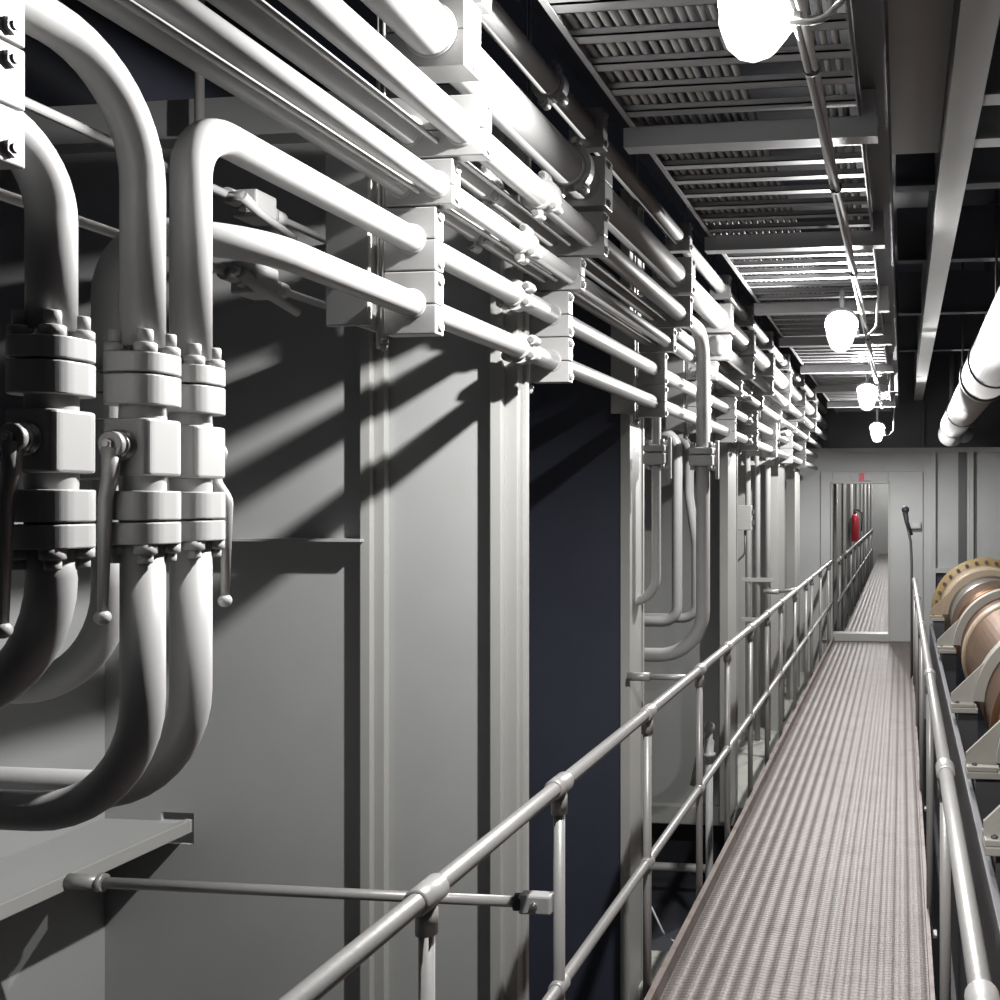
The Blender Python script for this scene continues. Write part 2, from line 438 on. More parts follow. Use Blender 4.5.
pipe([(-1.26, yv, -.42), (-1.26, yv, 2.75)], .035, 'pale upright pipe close beside the far bulkhead', seg=14)
pipe([(XH, Yd(7.1, -1.3), -.80), (-1.0, Yd(7.1, -1.3), -.80)], .03, 'pale horizontal pipe low in the dark bilge behind the railing', seg=14)

# ---- clamp blocks
ROWS = {   # x0, x1, z0, z1, depth, holes
    'lowest pipe': (-1.155, -1.032, 2.178, 2.318, .040, [(A, RA)]),
    'second lowest pipe': (-1.155, -1.032, 2.321, 2.462, .040, [(B, RB)]),
    'lower twin pipes': (-1.152, -.992, 2.466, 2.568, .040, [(C, RC), (C2, RC2)]),
    'upper twin pipes': (-1.140, -.918, 2.572, 2.708, .042, [(D, RD), (D2, RD2)]),
    'thickest pipe': (-1.085, -.909, 2.718, 2.872, .085, [(E, RE)]),
    'topmost pipe': (-1.03, -.92, 2.905, 3.03, .05, [(F, RF)]),
}
PROTO = {}
def clamp(row, Y, label, group):
    if row in PROTO:
        o = copy_tree(PROTO[row]); o.location = (o.location[0], Y, o.location[2]); o['label'] = label
        return o
    x0, x1, z0, z1, dp, holes = ROWS[row]
    t = thing('pipe_clamp', label, 'clamp', ((x0 + x1) / 2, Y, z0), group)
    (cx, cz), r = holes[0]
    h = dp / 2
    MB().box(x0, x1, Y - h, Y + h, z0, cz - .0012, .0025).build('lower_half', 'white', t)
    MB().box(x0, x1, Y - h, Y + h, cz + .0012, z1, .0025).build('upper_half', 'white', t)
    for z in (z0 + .018, z1 - .018):
        hexbolt(MB(), (x1 - .001, Y, z), 'x', .0115, .007).build('bolt', 'white', t)
    for (hx, hz), hr in holes:     # collar around the pipe on both faces
        m = MB(); m.lathe([(hr + .0005, -h - .002), (hr + .006, -h - .002), (hr + .006, -h + .001)], (hx, Y, hz), 'y', 24)
        m.build('grommet', 'white', t)
    PROTO[row] = t
    return t
SETD = [1.167, 2.25, 3.14, 4.41, 5.42, 6.25, 7.2, 8.3, 9.5, 10.8]
SETN = ['at the left edge above the valves', 'in the white first stack past the valves', 'in the grey second stack from the valves',
        'in the third stack, in shadow', 'in the bright fourth stack past the U-bend', 'in the fifth stack along the rack',
        'in the sixth stack along the rack', 'in the seventh stack along the rack', 'in the eighth stack along the rack', 'in the furthest stack along the rack']
SETY = [Yd(d, -1.03) for d in SETD]
for i, Y in list(enumerate(SETY))[1:] + [(0, SETY[0])]:
    for row in ROWS:
        if i == 0 and row not in ('lowest pipe', 'second lowest pipe'): continue
        if i == 1 and row == 'thickest pipe': Yc = Y - .10
        else: Yc = Y
        o = clamp(row, Yc, 'clamp block on the %s, %s' % (row, SETN[i]), 'pipe clamp blocks')
        if i == 0: o.location.z += .018
# ---- rack brackets (back plate and threaded rods) fixed to each frame post
def bracket(Y, label, proto=[]):
    if proto:
        o = copy_tree(proto[0]); o.location = (o.location[0], Y, o.location[2]); o['label'] = label; return o
    t = thing('rack_bracket', label, 'bracket', (-1.2, Y, 2.17), 'rack brackets')
    MB().box(-1.262, -1.160, Y - .075, Y - .063, 2.19, 2.585, .003).build('back_plate', 'white', t)
    m = MB(); m.box(-1.195, -1.185, Y - .063, Y + .02, 2.19, 2.60); m.box(-1.215, -1.1585, Y - .01, Y + .025, 2.60, 2.63)
    m.build('arm', 'flange', t)
    for x in (-1.176, -1.163):
        m = MB(); m.cyl((x, Y - .005, 2.15), (x, Y - .005, 3.6), .0042, 10); m.build('threaded_rod', 'steel', t)
    m = MB(); m.tube([(-1.163, Y - .005, 2.170), (-1.163, Y - .005, 2.158)], .012, 6); m.lathe([(.010, 0), (.006, -.012), (.003, -.014)], (-1.163, Y - .005, 2.158), 'z', 12)
    m.build('cap_nut', 'white', t)
    proto.append(t); return t
for i, Y in enumerate(SETY[1:], 1):
    bracket(Y, 'rack bracket behind the clamp blocks ' + SETN[i])

# ---- split flange couplings
def coupling(cx, cz, r, Y, tilt, label, proto={}):
    t = thing('split_flange_coupling', label, 'coupling', (cx, Y, cz - r * 1.6), 'split flange couplings')
    ro = r * 1.30 + .006
    for s in (0, 1):
        m = MB(); a = tilt + s * PI
        m.arcband((cx, cz), r + .0006, ro, a - 1.35, a + 1.35, Y - .017, Y + .017, 18)
        for da in (-1.05, 1.05):
            ex, ez = cx + (ro + .001) * math.cos(a + da), cz + (ro + .001) * math.sin(a + da)
            m.lathe([(.0125, -.021), (.0145, -.018), (.0145, .018), (.0125, .021)], (ex, Y, ez), 'y', 16)
        hf = m.build('flange_half', 'white', t)
        for da in (-1.05, 1.05):
            ex, ez = cx + (ro + .001) * math.cos(a + da), cz + (ro + .001) * math.sin(a + da)
            mm = MB(); mm.tube([(ex, Y - .020, ez), (ex, Y - .028, ez)], .0085, 6); mm.tube([(ex, Y - .028, ez), (ex, Y - .0285, ez)], .004, 10)
            mm.build('bolt', 'steel', hf)
    m = MB(); m.lathe([(r + .0005, -.03), (r * 1.1 + .002, -.028), (r * 1.1 + .002, .028), (r + .0005, .03)], (cx, Y, cz), 'y', 24)
    m.build('collar', 'white', t)
    return t
for (P, r, off, tilt, lab) in ((A, RA, 381, PI / 2, 'lowest pipe'), (B, RB, 386, PI / 2, 'second lowest pipe'), (C, RC, 378, .35, 'front lower twin pipe'),
                               (D, RD, 360, .35, 'front upper twin pipe'), (E, RE, 334, .15, 'thickest pipe'), (F, RF, 352, .2, 'topmost pipe')):
    coupling(P[0], P[1], r, YX(902 - off, P[0]), tilt, 'bolted split flange coupling on the %s, before the second clamp stack' % lab)
for (P, r, lab) in ((A, RA, 'lowest pipe'), (B, RB, 'second lowest pipe'), (C, RC, 'front lower twin pipe')):
    coupling(P[0], P[1], r, YX(745, P[0]), PI / 2, 'small distant split flange coupling on the %s, past the U-bend' % lab)
coupling(C2[0], C2[1], RC2, YX(476, C2[0]), .4, 'pale coupling on the rear lower twin pipe, half hidden in the rack')
coupling(D2[0], D2[1], RD2, YX(486, D2[0]), .4, 'pale coupling on the rear upper twin pipe, half hidden in the rack')

# ================================================================ BALL VALVES
def valve(cx, cy, side, label, ang=0.0):
    t = thing('ball_valve', label, 'valve', (cx, cy, VZB), 'ball valves')
    s = .042
    def rsq(hs, c=.030, n=6):
        pts = []
        for (sx, sy, a0) in ((1, 1, 0), (-1, 1, PI / 2), (-1, -1, PI), (1, -1, 1.5 * PI)):
            for k in range(n + 1):
                a = a0 + PI / 2 * k / n
                pts.append((cx + sx * (hs - c) + c * math.cos(a), cy + sy * (hs - c) + c * math.sin(a)))
        return pts
    def flange(z0, z1, nm, notch):
        m = MB(); m.prism(rsq(s), 'xy', z0, z1, .002)
        # lobes carrying the bolts, so that the rim dips between them
        for sx in (-1, 1):
            for sy in (-1, 1):
                x, y = cx + sx * .0225, cy + sy * .0225
                if notch > 0: m.lathe([(.0145, z1 - .001), (.0145, z1 + .012), (.0125, z1 + .0135)], (x, y, 0), 'z', 18)
                if notch < 0: m.lathe([(.0125, z0 - .0135), (.0145, z0 - .012), (.0145, z0 + .001)], (x, y, 0), 'z', 18)
        return m.build(nm, 'white', t)
    flange(1.982, 2.010, 'upper_flange', 1); flange(1.937, 1.979, 'upper_body_flange', 0)
    flange(1.776, 1.817, 'lower_body_flange', 0); flange(1.742, 1.773, 'lower_flange', -1)
    for sx in (-1, 1):
        for sy in (-1, 1):
            x, y = cx + sx * .0225, cy + sy * .0225
            m = MB(); m.lathe([(.0098, 2.022), (.0098, 2.040), (.0088, 2.042), (.005, 2.042), (.0045, 2.036)], (x, y, 0), 'z', 14); m.build('bolt', 'white', t)
            m = MB(); m.lathe([(.0088, 1.716), (.0098, 1.718), (.0098, 1.730)], (x, y, 0), 'z', 14); m.build('bolt', 'white', t)
    m = MB(); hs = .036
    m.prism(rsq(hs, .010, 3), 'xy', 1.838, 1.918, .004)
    m.lathe([(.029, 1.770), (.029, 1.817), (.030, 1.846), (.030, 1.905), (.029, 1.937), (.029, 1.985)], (cx, cy, 0), 'z', 28)
    m.build('body', 'white', t)
    hy = cy + side * hs; hz = 1.880
    m = MB()
    m.lathe([(.021, 0), (.021, side * .006), (.017, side * .0065), (.017, side * .011), (.0195, side * .0115), (.0195, side * .0165), (.011, side * .017), (.011, side * .022)], (cx, hy - side * .002, hz), 'y', 22)
    m.build('stem_gland', 'steel', t)
    y1 = hy + side * .020
    m = MB(); m.lathe([(.017, -.005), (.0185, -.003), (.0185, .003), (.017, .005)], (cx, y1, hz), 'y', 22)
    lx = cx - .010 if side < 0 else cx + .020
    path = fillet([(cx, y1, hz - .004), (cx - .003, y1, hz - .045), (lx, y1, hz - .075), (lx - .004, y1, hz - .232)], [.03, .03], 5)
    rr = [.012 - .0058 * min(1, max(0, (hz - p.z) / .16)) for p in path]
    m.tube(path, rr, 14)
    hd = m.build('handle', 'rail', t)
    MB().sphere((lx - .004, y1, hz - .236), .0105).build('ball_knob', 'white', hd)
    hexbolt(MB(), (cx, y1 + side * .004, hz), 'y', .008, .006, side).build('stem_nut', 'steel', hd)
    return t
valve(X1, Y1, -1, 'shadowed lever ball valve at the left edge, leftmost of the valve row')
valve(X2, Y2, -1, 'half-lit lever ball valve, middle of the valve row')
valve(-1.09, YB, 1, 'fully lit ball valve at the right end of the valve row, lever behind it')
valve(XA, YA, 1, 'ball valve mostly hidden behind the middle valve')

# small instrument valves on the thin tubes
def small_valve(X, z, label):
    y = YX(255, X); k = 1.45
    t = thing('small_valve', label, 'valve', (X, y, z - .04), 'small tube valves')
    MB().box(X - .035, X + .035, y - .045, y + .045, z - .038, z + .038, .005).build('body', 'white', t)
    for s in (-1, 1):
        m = MB(); m.tube([(X, y + s * .045, z), (X, y + s * .072, z)], .027, 6); m.tube([(X, y + s * .072, z), (X, y + s * .115, z)], .021, 16)
        m.build('union_nut', 'white', t)
    m = MB(); m.cyl((X + .01, y - .115, z - .005), (X + .05, y - .115, z - .005), .013, 14); m.build('stem', 'steel', t)
    m = MB(); m.tube([(X + .045, y - .12, z - .005), (X + .05, y - .06, z - .03), (X + .055, y + .09, z - .062)], [.016, .012, .011], 12)
    m.build('lever', 'white', t)
small_valve(XT1, ZT1, 'small white lever valve on the upper thin tube behind the pipes')
small_valve(XT2, ZT2, 'small white lever valve on the lower thin tube behind the pipes')

# valve blocks on the U-bends
def uvalve(x, y, r, z, label):
    t = thing('flanged_joint', label, 'joint', (x, y, z - .06), 'flanged joints on the U-bends')
    s = r * 1.75
    MB().box(x - s, x + s, y - s, y + s, z - .055, z - .002, .008).build('lower_flange', 'wall', t)
    MB().box(x - s, x + s, y - s, y + s, z + .002, z + .035, .008).build('upper_flange', 'wall', t)
    for sx in (-1, 1):
        for sy in (-1, 1):
            m = MB(); m.cyl((x + sx * (s - .014), y + sy * (s - .014), z + .034), (x + sx * (s - .014), y + sy * (s - .014), z + .06), .010, 12); m.build('bolt', 'white', t)
            m = MB(); m.cyl((x + sx * (s - .014), y + sy * (s - .014), z - .075), (x + sx * (s - .014), y + sy * (s - .014), z - .054), .010, 12); m.build('bolt', 'white', t)
    MB().box(x + s + .002, x + s + .02, y - .012, y + .012, z - .12, z + .07, .004).build('side_lever', 'white', t)
uvalve(D[0], YDD, RD, 1.8 + .048 * 4.91, 'grey bolted flange joint on the medium U-bend pipe')
uvalve(C2[0], 4.47, RC2 + .008, 1.8 + .05 * 4.6, 'grey bolted flange joint on the thin drop pipe next to the third post')

# junction box in bright bay
x = -(902 - 746) * .001 * CT * 9.25
y = Yd(9.25, x)
t = thing('junction_box', 'small grey junction box on the slim pipes of the bright bay', 'junction box', (x, y - .05, 1.55))
MB().box(x - .065, x + .065, y - .10, y - .031, 1.55, 1.78, .006).build('case', 'flange', t)
m = MB(); m.box(x + .066, x + .085, y - .09, y - .05, 1.70, 1.74, .003); m.box(x + .066, x + .085, y - .09, y - .05, 1.60, 1.64, .003); m.build('hinge', 'dsteel', t)
m = MB(); m.tube(fillet([(x, y - .06, 1.55), (x, y - .06, 1.33), (x - .12, y - .06, 1.22), (x - .14, y - .02, 1.10)], .08), .009, 10); m.build('cable', 'dsteel', t)

# drain valve with lever behind the railing
xx, dd = -1.1, 5.75
y = Yd(dd, xx); z0 = 1.8 - .245 * dd
t = thing('drain_valve', 'small white lever valve low behind the railing posts', 'valve', (xx, y, z0 - .2))
m = MB(); m.lathe([(.022, -.09), (.022, -.05), (.036, -.045), (.036, -.03), (.024, -.028), (.03, .04), (.02, .05), (.02, .12)], (xx, y, z0), 'z', 18); m.sphere((xx, y, z0 + .12), .034); m.build('body', 'white', t)
m = MB(); m.cyl((xx, y, z0 - .088), (xx, y, -1.0), .022, 14); m.build('pipe_stub', 'wall', t)
m = MB(); m.tube([(xx - .02, y - .06, z0 + .06), (xx - .05, y - .06, z0 - .05), (xx - .075, y - .06, z0 - .20)], [.012, .02, .026], 12); m.cyl((xx - .02, y - .06, z0 + .055), (xx - .01, y, z0 + .055), .013, 10); m.build('lever', 'white', t)

w0 = Yd(4.9, -1.2)
tag(MB().tube(fillet([(-1.22, w0, -.18), (-1.15, w0, -.32), (-.92, w0, -.44), (-.90, w0 + .1, -.45)], .1), .005, 8).build('wire', 'cable'), 'thin pale wire sagging under the walkway edge beside the railing post', 'wire')
# ================================================================ RAILINGS
def railing(x, y0, y1, ds, label, mid=True, end_drop=False, zr=1.04, zm=.50, rr=.020, xs=0):
    t = thing('handrail', label, 'handrail', (x, y0, 0))
    MB().tube([(x, y0, zr), (x, y1, zr)] if not end_drop else fillet([(x, y0, zr), (x, y1, zr), (x, y1 + .02, zr - .3)], .04), rr, 18).build('top_rail', 'rail', t)
    if mid: MB().tube([(x, y0, zm), (x, y1, zm)], rr * .85, 16).build('mid_rail', 'rail', t)
    for y in ds:
        m = MB(); m.cyl((x, y, -.10), (x, y, zr - .045), rr * .78, 14)
        p = m.build('post', 'rail', t)
        m = MB(); m.lathe([(rr + .001, -.045), (rr + .007, -.042), (rr + .007, .042), (rr + .001, .045)], (x, y, zr), 'y', 18)
        m.lathe([(rr * .78 + .006, -.075), (rr * .78 + .006, -.01)], (x, y, zr), 'z', 16)
        m.build('top_fitting', 'rail', p)
        if mid:
            m = MB(); m.lathe([(rr * .85 + .001, -.03), (rr * .85 + .006, -.027), (rr * .85 + .006, .027), (rr * .85 + .001, .03)], (x, y, zm), 'y', 16)
            m.build('mid_fitting', 'rail', p)
        MB().box(x - .03, x + .03, y - .03, y + .03, -.10, -.088).build('foot_plate', 'rail', p)
    return t
XR = -.915
railing(XR, -.6, YF - .06, [Yd(d, XR) for d in (.9, 1.94, 2.69, 3.62, 4.55, 5.28, 6.08, 6.83, 7.6, 8.6, 9.6, 10.2, 11.3, 12.5)],
        'long tubular handrail along the left edge of the walkway')
railing(.122, -.6, Yd(9.9, .11), [Yd(d, .11) for d in (1.5, 2.84, 4.4, 6.2, 8, 9.8)], 'tubular handrail along the right edge of the walkway, beside the shaft', mid=False, end_drop=True)
railing(-.84, YF + .2, 29, [YF + .5 + 1.5 * i for i in range(11)], 'distant handrail continuing beyond the doorway', rr=.022)
# tie bars from the handrail to the hull frames
p0 = Vector((-2.25, Yd(2.72, -2.25), .772)); p1 = Vector((XR - .016, Yd(2.69, XR), .722)); dv = (p1 - p0).normalized()
t = thing('tie_bar', 'long grey tie bar from the steel ledge across to the second railing post', 'bar', p0)
MB().cyl(p0 + dv * .05, p1 - dv * .05, .0145, 14).build('bar', 'rail', t)
m = MB(); m.cyl(p0, p0 + dv * .085, .020, 14); m.cyl(p0 + dv * .085, p0 + dv * .10, .024, 14); m.build('socket', 'rail', t)
q = p1 - dv * .045
m = MB(); m.box(q.x - .045, q.x + .045, q.y - .022, q.y + .022, q.z - .026, q.z + .026, .006); m.build('end_clamp', 'white', t)
hexbolt(MB(), (q.x, q.y - .021, q.z), 'y', .011, .008, -1).build('bolt', 'steel', t)
m = MB(); q = p1 - dv * .105; m.cyl(q, q + dv * .02, .023, 14); m.build('rubber_collar', 'black', t)
yt = Yd(4.4, -1.1)
t = thing('tie_bar', 'short grey tie bar from the handrail to the third frame post', 'bar', (-1.2, yt, 1.02))
MB().cyl((-1.10, yt, 1.035), (XR - .012, yt, 1.035), .013, 14).build('bar', 'rail', t)
MB().cyl((-1.20, yt, 1.035), (-1.10, yt, 1.035), .02, 14).build('socket', 'rail', t)
yt = Yd(9.0, -1.1)
t = thing('tie_bar', 'short tie bar from the handrail to the bright frame post', 'bar', (-1.2, yt, .6))
MB().cyl((-1.10, yt, 1.0), (XR - .012, yt, 1.03), .015, 12).build('bar', 'rail', t)
MB().cyl((-1.24, yt, 1.0), (-1.10, yt, 1.0), .022, 12).build('socket', 'rail', t)

# ================================================================ LAMPS
def lamp_light(loc, power, r=.026):
    l = bpy.data.lights.new('bulb', 'POINT'); l.energy = power; l.shadow_soft_size = r; l.color = (1, .985, .975)
    o = bpy.data.objects.new('bulb', l); COL.objects.link(o); o.location = loc
    return o
def lamp(px, pyb, d, label, power=.5, tilt=45, group='walkway lamps'):
    X = -(902 - px) * .001 * CT * d; Y = Yd(d, X); zb = H + (503 - pyb) * .001 * d
    t = thing('bulkhead_lamp', label, 'lamp', (X, Y, zb), group)
    rot = Matrix.Translation((X, Y, zb)) @ Matrix.Rotation(-math.radians(tilt), 4, 'X')
    def lathe(prof, seg, smooth, name, mat):
        m = MB(); b = MB(); b.lathe(prof, (0, 0, 0), 'z', seg, smooth)
        bmesh.ops.transform(b.bm, matrix=rot, verts=b.bm.verts)
        return b.build(name, mat, t)
    lathe([(.01, .0), (.044, .002), (.053, .008), (.061, .03), (.073, .08), (.080, .14), (.080, .176)], 12, False, 'globe', 'globe')
    lathe([(.086, .177), (.088, .18), (.088, .200), (.06, .217), (.035, .224)], 24, True, 'housing', 'tray')
    bulb = rot @ Vector((0, 0, .158))
    e = rot @ Vector((0, 0, .215))
    m = MB(); m.tube([e, (e.x, e.y + .02, max(e.z + .01, 2.88)), (e.x, e.y + .02, 2.925)], .014, 10); m.build('stem', 'tray', t)
    q = rot @ Vector((.082, 0, .10))
    m = MB(); m.box(q.x - .004, q.x + .014, q.y - .02, q.y + .02, q.z - .012, q.z + .012, .003); m.build('clip', 'tray', t)
    c = rot @ Vector((.072, 0, .07))
    m = MB(); m.tube(fillet([c, (c.x + .06, c.y, c.z - .005), (c.x + .11, c.y + .02, c.z + .05), (c.x + .12, c.y + .05, 2.925)], .05), .0065, 10); m.build('lead', 'white', t)
    lamp_light(bulb, LAMPW * power)
lamp(750, 37, 1.95, 'largest glowing lamp, under the tray at the top of the photo', 1.0)
lamp(840, 345, 5.06, 'second glowing lamp along the walkway, beside the middle of the tray', .6)
lamp(867, 408, 8.2, 'third glowing lamp along the walkway, small and bright', .9, 28)
lamp(877, 440, 11.2, 'furthest glowing lamp, just above the doorway', .6, 35)
for i, d in enumerate((16, 19.5, 23, 26.5, 30, 33.5)):
    X = -.45; Y = Yd(d, X)
    t = thing('bulkhead_lamp', 'tiny lamp beyond the doorway, number %s down the passage' % ('one two three four five six'.split()[i]), 'lamp', (X, Y, 2.5), 'passage lamps')
    MB().lathe([(.03, 0), (.06, .02), (.07, .15)], (X, Y, 2.5), 'z', 12).build('globe', 'globe', t)
    MB().lathe([(.075, .151), (.075, .20), (.03, .25)], (X, Y, 2.5), 'z', 12).build('housing', 'tray', t)
    lamp_light((X, Y, 2.58), LAMPW * .25)

# ================================================================ CABLE TRAY
TX0, TX1, TZ = -.80, -.123, 2.92
t = thing('cable_tray', 'long overhead ladder cable tray above the walkway', 'cable tray', ((TX0 + TX1) / 2, .0, TZ))
for x in (TX0, TX1 - .004):
    m = MB(); m.box(x, x + .004, -.5, 12.4, TZ - .005, TZ + .075); m.box(x - (.0 if x > -.5 else 0), x + .016 if x < -.5 else x + .004, -.5, 12.4, TZ - .006, TZ - .002)
    m.build('side_rail', 'tray', t)
y = .95
while y < 12.3:
    m = MB(); m.box(TX0 + .004, TX1 - .004, y - .022, y + .022, TZ, TZ + .004); m.box(TX0 + .004, TX1 - .004, y - .022, y - .018, TZ, TZ + .018); m.box(TX0 + .004, TX1 - .004, y + .018, y + .022, TZ, TZ + .018)
    m.build('rung', 'tray', t)
    y += .155
xs = [-.775 + .0262 * i for i in range(14)] + [-.219, -.194, -.165]
for i, x in enumerate(xs):
    r = .0102 if i % 3 else .009
    y = -.4; pts = []
    ph = random.random() * 6
    while y < 12.4:
        pts.append((x + .003 * math.sin(y * 1.3 + ph), y, TZ + .0195 + r)); y += .3
    o = MB().tube(pts, r, 8).build('tray_cable', 'cable')
    tag(o, 'grey cable lying lengthwise in the overhead ladder tray', 'cable', 'cables lying in the overhead tray')
for i, (d, w) in enumerate(((1.62, 'out-of-sight nearest'), (2.945, 'nearest'), (4.16, 'second'), (5.55, 'third'), (6.7, 'fourth'), (8.1, 'fifth'), (9.5, 'sixth'), (11.0, 'seventh'))):
    if i == 0: continue
    y = Yd(d, -.4)
    t = thing('tray_support', 'channel cross support under the cable tray, %s from the camera' % w, 'support', (-.42, y, 2.855), 'tray supports')
    m = MB(); m.box(-.82, -.07, y - .03, y - .026, 2.855, 2.913); m.box(-.82, -.07, y - .026, y + .03, 2.855, 2.859); m.box(-.82, -.07, y - .026, y + .03, 2.905, 2.909)
    m.build('channel', 'tray', t)
    m = MB(); m.box(-.118, -.074, y - .025, y - .02, 2.909, 2.993); m.build('hanger', 'tray', t)
# cable bundle under the tray
for k in range(3):
    pts = []; y = .3
    while y < 10.5:
        a = y * 1.7 + k * 2.1
        sag = -.012 * math.sin(y * PI / 1.15) ** 2
        pts.append((-.207 + .0095 * math.cos(a), y, 2.80 + .0095 * math.sin(a) + sag)); y += .12
    o = MB().tube(pts, .0085, 10).build('bundle_cable', 'cable')
    tag(o, 'pale cable twisted in the bundle hung under the tray', 'cable', 'bundled cables under the tray')
for i, d in enumerate((2.3, 3.15, 4.3, 6.0)):
    y = Yd(d, -.22)
    sag = -.012 * math.sin(y * PI / 1.15) ** 2
    m = MB(); m.lathe([(.0195, -.006), (.0205, 0), (.0195, .006)], (-.207, y, 2.80 + sag), 'y', 16)
    tag(m.build('cable_tie', 'black'), 'dark tie around the hanging cable bundle, %s from the camera' % ('first second third fourth'.split()[i]), 'cable tie', 'cable ties')

# ================================================================ SHAFT ON THE RIGHT
SX, SZ = .95, .56
t = thing('propeller_shaft', 'thick copper-brown shaft lying along the right side of the walkway', 'shaft', (SX, 7, SZ - .45))
MB().lathe([(.44, 1.5), (.45, 1.52), (.45, 10.3)], (SX, 0, SZ), 'y', 72).build('barrel', 'copper', t)
MB().lathe([(.43, 10.3), (.43, 11.35)], (SX, 0, SZ), 'y', 72).build('journal', 'steel', t)
for k, (y0, y1) in enumerate(((9.35, 9.5), (8.05, 8.2), (5.5, 5.6))):
    MB().lathe([(.451, y0), (.475, y0 + .01), (.475, y1 - .01), (.451, y1)], (SX, 0, SZ), 'y', 72).build('band', 'copper' if k != 1 else 'peach', t)
YC = Yd(11.4, SX)
t = thing('coupling_flange', 'ochre bolted coupling flange at the far end of the shaft', 'flange', (SX, YC, SZ - .61))
MB().lathe([(.45, -.02), (.60, -.02), (.61, -.01), (.61, .12), (.60, .13), (.45, .13)], (SX, YC, SZ), 'y', 96).build('disc', 'gold', t)
MB().lathe([(.43, -.35), (.50, -.34), (.52, -.30), (.53, -.02)], (SX, YC, SZ), 'y', 96).build('hub', 'peach', t)
for k in range(32):
    a = 2 * PI * k / 32
    c = (SX + .567 * math.cos(a), YC - .02, SZ + .567 * math.sin(a))
    m = MB(); m.tube([c, (c[0], c[1] - .018, c[2])], .021, 6); m.build('bolt', 'dsteel', t)
BW = ['nearest the camera', 'second from the camera', 'third from the camera', 'fourth from the camera', 'beside the ochre coupling']
for i, d in enumerate((3.70, 4.72, 6.18, 8.60, 10.95)):
    y = Yd(d, .4); w = .07
    t = thing('shaft_bracket', 'cream curved shaft bracket with gusseted foot, ' + BW[i], 'bracket', (.4, y, SZ - .03), 'shaft brackets')
    m = MB(); m.arcband((SX, SZ), .453, .515, .06, PI - .06, y - w, y + w, 40); m.build('strap', 'cap' if i < 4 else 'peach', t)
    for s, fx in ((-1, .30), (1, 1.60)):
        m = MB(); ix = SX + s * .51
        g = [(fx, SZ + .012), (ix - s * .004, SZ + .012), (SX + s * .505 * math.cos(.35), SZ + .505 * math.sin(.35)), (SX + s * .505 * math.cos(.62), SZ + .505 * math.sin(.62)), (fx, SZ + .06)]
        m.prism(g, 'xz', y - .012, y + .012)
        m.box(min(fx, ix), max(fx, ix), y - w, y + w, SZ - .012, SZ + .012, .004)
        ft = m.build('foot', 'cap' if i < 4 else 'peach', t)
        for q in (-.045, .045):
            hexbolt(MB(), (fx + s * -.05 + q * .3, y + q, SZ + .011), 'z', .013, .01).build('bolt', 'dsteel', ft)
    t = thing('bracket_pedestal', 'dark steel pedestal under the cream shaft bracket ' + BW[i], 'pedestal', (.4, y, -1), 'shaft pedestals')
    for s, a, b in ((-1, .30, .46), (1, 1.44, 1.60)):
        m = MB(); m.box(a, b, y - .075, y + .075, SZ - .045, SZ - .013, .004); m.build('cap_plate', 'cap', t)
        m = MB(); m.prism([(a + .04 * (s < 0), SZ - .046), (b, SZ - .046), (b, -1), (a + .04 * (s < 0), -1)], 'xz', y - .05, y + .05); m.build('leg', 'dsteel', t)
t = thing('bed_rail', 'dark steel bed rail beside the shaft, joining the bracket pedestals', 'bed rail', (.42, 7, -1))
MB().box(.302, .335, 2.9, 11.2, -.98, .46, .006).build('beam_web', 'upper', t)
# ================================================================ LAGGED PIPE ON THE RIGHT
LX, LZ = .57, 2.67
t = thing('lagged_pipe', 'thick white lagged pipe high on the right, ending in an elbow', 'pipe', (LX, 9, LZ - .2))
MB().lathe([(.165, 2.0), (.165, 6.95)], (LX, 0, LZ), 'y', 40).build('wide_section', 'lag', t)
MB().lathe([(.145, 7.02), (.145, 11.3)], (LX, 0, LZ), 'y', 40).build('narrow_section', 'lag', t)
MB().lathe([(.146, 6.95), (.178, 6.955), (.178, 7.015), (.146, 7.02)], (LX, 0, LZ), 'y', 40).build('joint_band', 'dsteel', t)
MB().tube(fillet([(LX, 11.3, LZ), (LX, 12.0, LZ), (LX + .2, 12.7, LZ)], .3), .12, 28).build('tail', 'lag', t)
m = MB(); m.sphere((LX + .0, 11.9, LZ - .06), .15, 24); m.build('elbow', 'lag', t)
pipe([(.78, 8.6, LZ + .05), (.78, 8.6, 4.3)], .085, 'white upright pipe rising above the thick lagged pipe', 'lag', seg=24)
pipe([(.60, 12.3, LZ + .1), (.60, 12.3, 3.6)], .03, 'slim pale upright pipe behind the end of the lagged pipe', 'lag', seg=14)
for i, y in enumerate((6.2, 9.6)):
    t = thing('pipe_hanger', 'dark strap hanger carrying the lagged pipe, %s one' % ('nearer' if i == 0 else 'further'), 'hanger', (LX, y, LZ), 'lagged pipe hangers')
    r = .1665 if i == 0 else .1465
    m = MB(); m.lathe([(r, y - .02), (r + .008, y - .019), (r + .008, y + .019), (r, y + .02)], (LX, 0, LZ), 'y', 32); m.build('strap', 'dsteel', t)
    m = MB(); m.cyl((LX, y, LZ + r), (LX, y, 4.3), .008, 8); m.build('rod', 'dsteel', t)

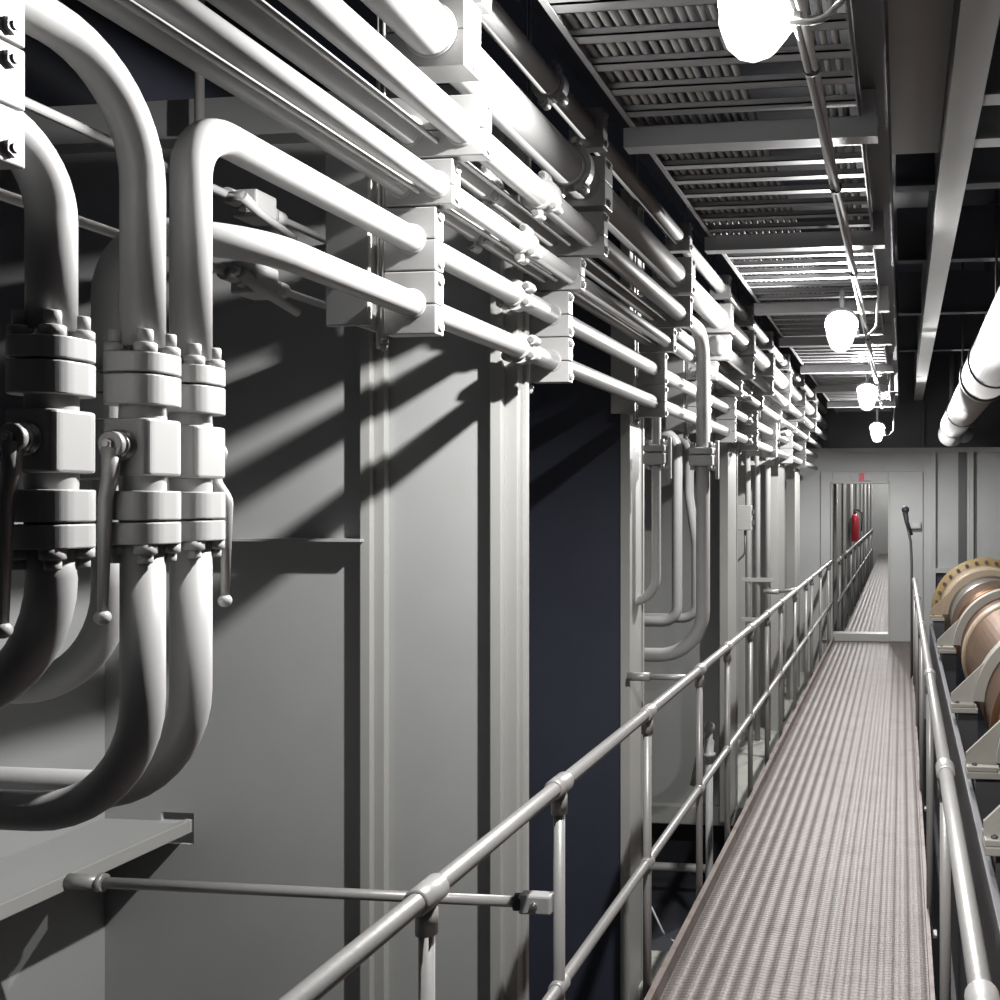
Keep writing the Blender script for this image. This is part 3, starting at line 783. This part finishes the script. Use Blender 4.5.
# ================================================================ FAR BULKHEAD ITEMS
t = thing('door_sign', 'tiny white and red sign above the doorway', 'sign', (-.52, YF - .035, 2.10))
MB().box(-.65, -.39, YF - .045, YF - .031, 2.09, 2.19, .002).build('plate', 'white', t)
MB().box(-.555, -.485, YF - .05, YF - .0455, 2.09, 2.19).build('red_panel', 'red', t)
xg = .185
t = thing('lever_post', 'dark curved lever on a stand at the end of the right handrail', 'lever', (.06, 10.4, .0))
yq = 10.4
m = MB(); m.tube(fillet([(.10, yq, -.1), (.10, yq, 1.15), (.09, yq, 1.40), (.04, yq - .02, 1.62)], .1), .014, 12); m.build('stand', 'dsteel', t)
m = MB(); m.tube([(.03, yq - .03, 1.72), (.05, yq - .03, 1.60), (.10, yq - .03, 1.47)], [.03, .022, .016], 12); m.sphere((.035, yq - .03, 1.73), .04); m.build('handle', 'black', t)
t = thing('wall_box', 'small white box on the far bulkhead behind the lever', 'box', (.16, YF - .05, 1.48))
MB().box(.10, .24, YF - .10, YF - .031, 1.47, 1.56, .006).build('case', 'white', t)
MB().box(.13, .21, YF - .105, YF - .1005, 1.49, 1.54).build('cover', 'lag', t)
# red extinguisher beyond the doorway
ex, ey = -.915, Yd(19.6, -.915)
t = thing('fire_extinguisher', 'red fire extinguisher seen through the doorway', 'fire extinguisher', (ex, ey, 1.05))
MB().lathe([(.07, 0), (.08, .02), (.08, .44), (.065, .50), (.03, .54)], (ex, ey, 1.05), 'z', 24).build('cylinder', 'red', t)
m = MB(); m.cyl((ex, ey, 1.59), (ex, ey, 1.65), .03, 12); m.box(ex - .02, ex + .10, ey - .015, ey + .015, 1.65, 1.675, .004); m.build('valve_head', 'black', t)
m = MB(); m.tube(fillet([(ex + .04, ey, 1.66), (ex + .14, ey - .03, 1.62), (ex + .13, ey - .05, 1.25)], .05), .014, 10); m.build('hose', 'black', t)
MB().box(-.979, ex - .095, ey - .05, ey + .05, 1.2, 1.5).build('wall_bracket', 'dsteel', t)

# ================================================================ WORLD AND VIEW
w = bpy.data.worlds.new('world'); SC.world = w; w.use_nodes = True
w.node_tree.nodes['Background'].inputs['Color'].default_value = (.55, .60, .80, 1)
w.node_tree.nodes['Background'].inputs['Strength'].default_value = .008
SC.view_settings.view_transform = 'Standard'
SC.view_settings.look = 'None'
SC.view_settings.gamma = 1
SC.view_settings.exposure = 0
SC.view_settings.use_curve_mapping = False
SC.cycles.use_denoising = True
SC.cycles.max_bounces = 6
SC.cycles.diffuse_bounces = 2
SC.cycles.sample_clamp_indirect = 4
